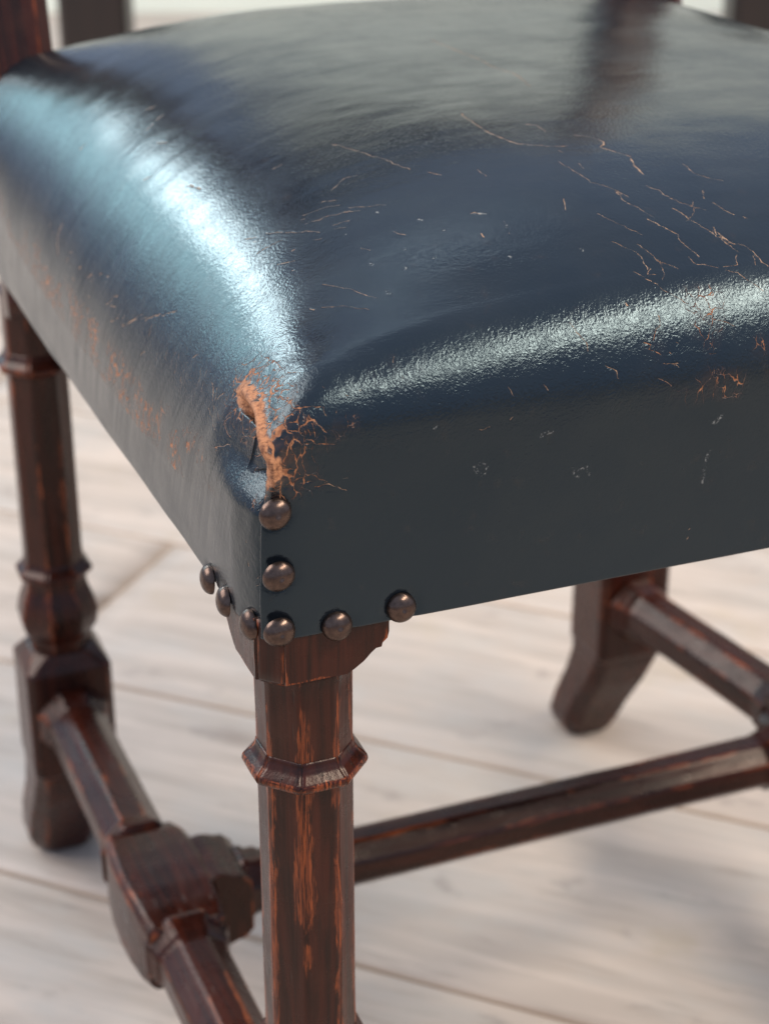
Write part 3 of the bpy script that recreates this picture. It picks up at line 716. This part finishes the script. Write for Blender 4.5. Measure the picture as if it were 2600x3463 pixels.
    ('c',0.18,[(0.0866,-0.0317),(0.0881,-0.034)]),
    ('c',0.16,[(0.0332,-0.0219),(0.0332,-0.0236)]),
    ('c',0.14,[(0.0317,-0.0149),(0.0312,-0.0172)]),
    ('c',0.18,[(0.1369,-0.0306),(0.1434,-0.0311)]),
    ('c',0.18,[(0.1434,-0.0323),(0.1419,-0.0311)]),
    ('c',0.32,[(0.1513,-0.1307),(0.1523,-0.129)]),
    ('c',0.11,[(0.1523,-0.1244),(0.1533,-0.1232)]),
    ('c',0.14,[(0.0731,-0.0433),(0.0741,-0.0416)]),
    ('c',0.11,[(0.0607,-0.0456),(0.0651,-0.0462)]),
    ('s',0.67,[(0.0741,0.0592),(0.0751,0.0571)]),
    ('s',0.45,[(0.0641,0.0613),(0.0646,0.0613)]),
    ('s',0.39,[(0.0786,0.0461),(0.0791,0.0461)]),
    ('s',0.56,[(0.0607,0.043),(0.0611,0.042)]),
    ('s',0.67,[(0.0676,0.0315),(0.0686,0.031)]),
    ('s',0.56,[(0.094,0.0211),(0.0945,0.0201)]),
    ('s',0.56,[(0.1229,0.0169),(0.1229,0.0159)]),
    ('s',0.67,[(0.0945,0.0524),(0.0985,0.0498)]),
    ('s',0.56,[(0.1025,0.0409),(0.102,0.0378)]),
    ('s',0.9,[(0.0437,0.0216),(0.0442,0.0195)]),
    ('s',0.67,[(0.0557,0.0315),(0.0557,0.0305)]),
    ('s',0.56,[(0.0462,0.043),(0.0467,0.0414)]),
    ('s',0.56,[(0.0636,0.0759),(0.0641,0.0748)]),
    ('s',0.67,[(0.0607,0.043),(0.0611,0.0425)]),
    ('s',0.45,[(0.0641,0.0618),(0.0646,0.0613)]),
    ('s',0.45,[(0.0507,0.1045),(0.0512,0.104)]),
    ('s',0.45,[(0.0477,0.0712),(0.0477,0.0706)]),
    ('s',0.56,[(0.0592,-0.0665),(0.0602,-0.0699),(0.0621,-0.0717)]),
    ('s',0.56,[(0.0611,-0.0653),(0.0631,-0.0653),(0.0641,-0.0676),(0.0631,-0.0711)]),
    ('s',0.45,[(0.0995,-0.0751),(0.1005,-0.0792),(0.1025,-0.0809)]),
    ('s',0.45,[(0.102,-0.0769),(0.1055,-0.0757),(0.1065,-0.0809)]),
    ('s',0.9,[(0.0861,-0.0537),(0.0901,-0.052)]),
    ('s',1.01,[(0.1598,-0.0618),(0.1628,-0.0584)]),
    ('s',0.45,[(0.0427,-0.0427),(0.0437,-0.0416)]),
    ('s',0.56,[(0.1568,-0.0966),(0.1578,-0.0821)]),
    ('s',0.45,[(0.1578,-0.0821),(0.1588,-0.078)]),
]
SEAM = [(-0.0173, 0.0222), (-0.0184, 0.0117), (-0.0208, 0.0013), (-0.0225, -0.0051), (-0.0266, -0.023), (-0.0329, -0.0468), (-0.0376, -0.0549), (-0.0491, -0.0595), (-0.0636, -0.0665), (-0.0822, -0.0769), (-0.1105, -0.0925), (-0.1337, -0.1064)]

NF = [(-.0179, .4771), (-.0173, .4519), (-.0176, .4288), (.0050, .4268), (.0307, .4295)]
NL = [(.0342, .4235), (.0137, .4237), (-.0105, .4256)]
def build_seat():
    ga = axis_samples(A0, A1, .00037, .25, .0015, 30); gb = axis_samples(B0, B1, .00037, .19, .0013, 30)
    Agrid, Bgrid = np.meshgrid(ga, gb, indexing='ij'); a = Agrid.ravel(); b = Bgrid.ravel()
    x, y, z, q, ph, al, wl = seat_surface(a, b)
    na, nb = len(ga), len(gb)
    N3 = np.stack([x, y, z], 1).reshape(na, nb, 3)
    # relax the point where the roll of the side and the roll of the front start together
    i0, i1 = np.searchsorted(ga, (A0-.022, A0+.022)); j0, j1 = np.searchsorted(gb, (B0-.022, B0+.022))
    win = N3[i0:i1, j0:j1]
    wgt = smooth(.021, .006, np.hypot(Agrid[i0:i1, j0:j1]-A0, Bgrid[i0:i1, j0:j1]-B0))[1:-1, 1:-1, None]
    for _ in range(350):
        av = (win[:-2, 1:-1]+win[2:, 1:-1]+win[1:-1, :-2]+win[1:-1, 2:])/4
        win[1:-1, 1:-1] += wgt*(av-win[1:-1, 1:-1])
    du = np.gradient(N3, axis=0); dv = np.gradient(N3, axis=1)
    nr = np.cross(du, dv).reshape(-1, 3); nr /= np.maximum(np.linalg.norm(nr, axis=1, keepdims=True), 1e-9)
    P = N3.reshape(-1, 3).copy(); x, y, z = P.T
    # ---- relief -------------------------------------------------
    d = np.zeros(len(a))
    left = (a < A0); front = (b < B0)
    d += .0010*vnoise(P, 14, 3, 3)                                          # lumpy stuffing
    top = smooth(.9, .2, al/(np.pi/2))
    # shallow ripples running across the seat
    d += top*.00020*vnoise(np.stack([P[:, 0]*.35+P[:, 1]*.12, P[:, 1], P[:, 2]*0], 1), 60, 5, 3)
    # tension folds on the left side: streaks fanning down from the rolled edge
    lz = np.where(left, 1, 0)*smooth(.05, .5, al/(np.pi/2))
    fan = vnoise(np.stack([(P[:, 1]+.45*(P[:, 2]-.5))*1.0, P[:, 2]*.10, P[:, 0]*0], 1), 120, 9, 4)
    d += lz*smooth(1.0, .10, wl)*.00030*fan
    # ---- front left corner fold: a pleat whose rolled lip has worn to bare suede
    suede = np.zeros(len(a)); wear = np.zeros(len(a)); crack = np.zeros(len(a)); cdist = np.full(len(a), 2.0); cwid = np.zeros(len(a)); scuff = np.zeros(len(a))
    def line3(pts, n=14):
        t = np.linspace(0, 1, n, endpoint=False); q = np.array(pts)
        L = np.concatenate([q[i]+(q[i+1]-q[i])*t[:, None] for i in range(len(q)-1)]+[q[-1:]])
        X = seat_surface(L[:, 0], L[:, 1]); return np.stack(X[:3], 1)
    def nearest(sub, L):
        best = np.full(len(sub), 9.0); bi = np.zeros(len(sub), int)
        for k in range(len(L)):
            dd = ((P[sub]-L[k])**2).sum(1); m = dd < best; best[m] = dd[m]; bi[m] = k
        return np.sqrt(best), bi
    sub = np.where((a < A0+.03) & (b < B0+.045))[0]
    L = line3(SEAM); ds, bi = nearest(sub, L)
    T = np.gradient(L, axis=0); T /= np.linalg.norm(T, axis=1, keepdims=True)
    side = np.sign((np.cross(T[bi], P[sub]-L[bi])*nr[sub]).sum(1))      # + towards the front face
    sg = ds*side
    u = bi/(len(L)-1.0)                                                # 0 at the top of the pleat, 1 at the hem
    opn = smooth(.66, .54, u)*smooth(-.02, .06, u)                       # where the pleat gapes
    close = 1-smooth(.66, .54, u)
    lip = np.exp(-((sg-.0026)/.0024)**2)*.0030*opn
    flap = smooth(-.0002, .0004, sg)*np.exp(-np.clip(sg, 0, 1)/.010)*.0010*close
    jit = .0008*vnoise(P[sub], 420, 31, 2)
    gap = -.0105*smooth(-.0052, -.0024, sg)*smooth(.0003, -.0005, sg)*smooth(.58, .30, u)*smooth(.0, .10, u)
    groove = -.0009*np.exp(-(sg/.0005)**2)*close
    hook = u < .02                                                     # beyond the end of the pleat
    # left of the pleat the hide is drawn in and undercut, then springs out again lower down
    yy, zz = P[sub, 1], P[sub, 2]
    bulge = -.0085*smooth(.036, -.014, yy)*(.30+.70*np.clip((.532-zz)/.040, 0, 1))*smooth(.472, .489, zz)*smooth(.544, .518, zz)
    bulge = bulge*smooth(.004, -.004, sg)
    dd = lip+flap+gap+groove+bulge
    # creases radiating into the front from the pleat
    dd += .0006*np.exp(-np.clip(sg, 0, 1)/.016)*(sg > 0)*opn*vnoise(np.stack([P[sub, 0]*.5, P[sub, 1]*.5, P[sub, 2]*1.6], 1), 190, 37, 3)
    dd += .00025*np.exp(-np.clip(-sg, 0, 1)/.02)*(sg < 0)*vnoise(P[sub], 260, 39, 3)
    # the left face draws in towards the corner
    dd += -.0035*(1-smooth(-.0240, .004, P[sub, 1]))*smooth(.0, -.0015, sg)*smooth(.30, .5, u)*(nr[sub, 0] < -.4)
    d[sub] += dd
    ragged = .0056+.0030*vnoise(P[sub]*np.array([1, 1, .6]), 330, 41, 3)
    ragged = ragged*smooth(.62, .50, u)
    suede[sub] = smooth(.0006, -.0004, sg-ragged)*smooth(-.0016, -.0006, sg)*smooth(.66, .58, u)
    suede[sub] = np.maximum(suede[sub], smooth(.0042, .0030, ds+jit*2)*(u < .10))
    wear[sub] = np.maximum(wear[sub], np.exp(-((np.clip(sg, 0, 1))/.012)**2)*(sg >= 0)*smooth(.70, .50, u)*.80)
    wear[sub] = np.maximum(wear[sub], np.exp(-((np.clip(-sg, 0, 1))/.011)**2)*(sg < 0)*smooth(.62, .45, u)*.30)
    roll = np.clip(al/(np.pi/2), 0, 1)
    lw = smooth(.72, .88, roll)*smooth(.10, .02, wl)*left*smooth(.30, .10, np.abs(P[:, 1]-.20))
    wear = np.maximum(wear, lw*.37*smooth(-.35, .35, vnoise(P, 60, 43, 2)))
    fw = smooth(.05, .35, roll)*smooth(.12, .0, wl)*front*smooth(.10, .20, P[:, 0])
    wear = np.maximum(wear, fw*.24*smooth(0, .4, vnoise(P, 45, 45, 2)))
    # dents round the nails
    for (x_, z_) in NF:
        m = np.where(front & (np.abs(P[:, 0]-x_) < .014) & (np.abs(P[:, 2]-z_) < .014))[0]
        rr = np.hypot(P[m, 0]-x_, P[m, 2]-z_); th = np.arctan2(P[m, 2]-z_, P[m, 0]-x_)
        d[m] -= .0005*np.exp(-((rr-.0052)/.0024)**2)*(1+.25*np.sin(7*th+x_*900)*smooth(.006, .009, rr))
    for (y_, z_) in NL:
        m = np.where(left & (np.abs(P[:, 1]-y_) < .014) & (np.abs(P[:, 2]-z_) < .014))[0]
        rr = np.hypot(P[m, 1]-y_, P[m, 2]-z_); d[m] -= .0005*np.exp(-((rr-.0052)/.0024)**2)
    # hem: turned under, slightly wavy
    d -= .0032*smooth(.968, 1.0, wl)**2
    d += .0008*smooth(.7, 1, wl)*vnoise(P, 30, 47, 2)
    # ---- cracked finish --------------------------------------------
    for kind, wmm, pts in CRACKS:
        q_ = np.array(pts); inc = (q_[:, 0].min() < A0) and (q_[:, 1].min() < B0); mg = .014 if inc else .005
        i0, i1 = np.searchsorted(ga, (q_[:, 0].min()-mg, q_[:, 0].max()+mg)); j0, j1 = np.searchsorted(gb, (q_[:, 1].min()-mg, q_[:, 1].max()+mg))
        sb = (np.arange(i0, i1)[:, None]*nb+np.arange(j0, j1)[None, :]).ravel()
        if not len(sb): continue
        L = line3(pts, 10); W = max(wmm*.00095, .00026+.00060*max(0, q_[:, 1].mean()))
        p = P[sb]; best = np.full(len(sb), 9.0)
        p = p+np.stack([vnoise(p, 330, 61+c_, 2) for c_ in range(3)], 1)*(.0009 if kind == 'c' else 0)
        for k in range(len(L)-1):
            A_, B_ = L[k], L[k+1]; e = B_-A_; l2 = max((e*e).sum(), 1e-12)
            t = np.clip(((p-A_)@e)/l2, 0, 1); v = p-A_-t[:, None]*e; best = np.minimum(best, (v*v).sum(1))
        best = np.sqrt(best)
        near = best < .004
        if kind == 'c':
            sn = sb[near]; pn = p[near]; bd = best[near]*1000; W = max(wmm*.80, .12)
            # signed distance to the nearest segment, so that the line stays sharper than the mesh
            sgn = np.zeros(len(sn)); inner = np.zeros(len(sn), bool); bb = np.full(len(sn), 9.0)
            for k in range(len(L)-1):
                A_, B_ = L[k], L[k+1]; e = B_-A_; l2 = max((e*e).sum(), 1e-12)
                t0_ = ((pn-A_)@e)/l2; t = np.clip(t0_, 0, 1); v = pn-A_-t[:, None]*e; q2 = (v*v).sum(1)
                m = q2 < bb; bb[m] = q2[m]; sgn[m] = np.sign((np.cross(np.broadcast_to(e, pn.shape), v)*nr[sn]).sum(1))[m]
                inner[m] = ~(((k == 0) & (t0_ < 0)) | ((k == len(L)-2) & (t0_ > 1)))[m]
            n1 = vnoise(pn, 420, 51, 2)
            cwl = W*(.85+.75*n1)*inner*smooth(.95, .6, bd)*smooth(-1.0, -.72, n1)
            m = bd < np.abs(cdist[sn])
            cdist[sn[m]] = (bd*np.where(sgn == 0, 1, sgn))[m]; cwid[sn[m]] = cwl[m]
            crack[sn] = np.maximum(crack[sn], smooth(W+.3, W-.1, bd)*inner)
        else:
            n1 = vnoise(p[near], 900, 55, 3); val = smooth(W*1.3, W*.4, best[near]+.0004*n1)*smooth(-.25, .35, vnoise(p[near], 1700, 57, 2))
            scuff[sb[near]] = np.maximum(scuff[sb[near]], val)
    d -= .00012*crack
    P2 = P + nr*d[:, None]
    P2[:, 0] = flare(P2[:, 0], P2[:, 1])
    wr = smooth(.02, .45, al/(np.pi/2))*smooth(.16, .0, wl)
    idx = np.arange(na*nb).reshape(na, nb)
    F = np.stack([idx[:-1, :-1], idx[1:, :-1], idx[1:, 1:], idx[:-1, 1:]], -1).reshape(-1, 4)
    o = mesh_obj('seat', P2, F, LEATHER, chair, {'crack_distance': cdist, 'crack_width': cwid, 'scuff': scuff, 'wear': wear, 'suede': suede, 'wrinkle': wr})
    return o
seat = build_seat()
# stuffed core and rails under the leather
V, F = box_vf(XL+.012, .45, YF+.012, YB-.012, ZB+.002, ZB+.05)
mesh_obj('seat_base', V, F, HESSIAN, chair, sm=False)

# ------------------------------------------------------------------ nail heads
def nail(loc, nrm, seed, r=.0061):
    nseg, nring = 28, 9; V = []; F = []
    nrm = Vector(nrm).normalized(); q = nrm.to_track_quat('Z', 'Y')
    for i in range(nring):
        t = i/(nring-1)*math.pi/2
        for j in range(nseg):
            p = 2*math.pi*j/nseg
            rr = r*math.cos(t)**.9*(1+.025*math.sin(p*2+seed)+.012*math.sin(3*p+seed*2))
            V.append(Vector(loc)+q @ Vector((rr*math.cos(p), rr*math.sin(p), .0041*math.sin(t)-.0006)))
    for i in range(nring-1):
        for j in range(nseg):
            A = i*nseg+j; B = i*nseg+(j+1) % nseg; F.append((A, B, B+nseg, A+nseg))
    F.append(tuple(range((nring-1)*nseg, nring*nseg)))
    return mesh_obj('nail_head', V, F, METAL, seat)
for i, (x, z) in enumerate(NF): nail((x, YF-.0006, z), (.04*math.sin(i*3), -1, .05*math.cos(i*2)), i)
for i, (y, z) in enumerate(NL): nail((XL-.0006-.0137*max(y, 0)+(.0019 if y < 0 else 0), y, z), (-1, -.10 if y < 0 else .05*math.sin(i), .06), i+9)

# ------------------------------------------------------------------ chair back (above the frame, seen in the leather)
RK = math.radians(13)
def post(x, seed):
    c = chamfer_sq; d = (0, math.sin(RK), math.cos(RK))
    return loft('back_post', [S(-.11, c(.0225, .021, .0095)), S(.02, c(.0225, .021, .0095)), S(.342, c(.0212, .0200, .008)), S(.350, c(.0160, .0150, .007))], WOOD, chair, (x, YR+.002, .50), d, (1, 0, 0), seed=seed, step=.01)
post(-.0035, 111); post(XR-.003, 121)
def back_piece(name, z0, z1, th, mat, seed):
    o0 = Vector((0, YR+.002, .50)); dy = math.tan(RK)
    V = []; F = []
    nx, nz = 24, 16
    for k, s in enumerate((-1, 1)):
        for i in range(nx+1):
            for j in range(nz+1):
                u, v = i/nx, j/nz
                zz = z0+(z1-z0)*v; puff = th*(.45+.55*(1-(2*u-1)**6)*(1-(2*v-1)**6))
                V.append((.019+(XR-.003-.0225-.019)*u, YR+.002+(zz-.50)*dy+s*puff, zz))
    m = (nx+1)*(nz+1)
    for k in (0, 1):
        for i in range(nx):
            for j in range(nz):
                A = k*m+i*(nz+1)+j; f = (A, A+nz+1, A+nz+2, A+1); F.append(f if k == 0 else f[::-1])
    for i in range(nx):
        for j in (0, nz):
            A = i*(nz+1)+j; f = (A, A+m, A+m+nz+1, A+nz+1); F.append(f)
    o = mesh_obj(name, V, F, mat, chair)
    return o
BZ = .765
back_piece('back_rail', BZ-.02, BZ+.015, .012, WOOD, 1)
back_piece('back_panel', BZ+.0155, .812, .014, LEATHER, 2)
back_piece('back_rail', 0.8125, .832, .012, WOOD, 3)

# ------------------------------------------------------------------ dark table behind
t0 = Vector((0.362, 1.869, 0)); t1 = Vector((1.186, 1.543, 0))
table = empty('table', ((t0.x+t1.x)/2, (t0.y+t1.y)/2, 0), 'dark wooden table standing out of focus behind the leather chair', 'table')
for i, t in enumerate((t0, t1)):
    o_ = t-table.location; c = chamfer_sq; ox, oy = o_.x, o_.y
    l = loft('leg', [S(.055, c(.045, .045, .008)), S(.585, c(.045, .045, .008)), S(.592, c(.040, .040, .014)), S(.70, c(.040, .040, .014))], DWOOD, table, (ox, oy, 0), (0, 0, 1), RT, step=.03, seed=140+i)
    loft('foot', [S(-.24, c(.026, .04, .006)), S(.24, c(.026, .04, .006))], DWOOD, table, (ox, oy, .0275), FH, (0, 0, 1), step=.04, seed=150+i)
V, F = box_vf(-.62, .62, -.28, .28, .7005, .735)
tt = mesh_obj('tabletop', V, F, DWOOD, table, sm=False); tt.rotation_euler = (0, 0, -PS)
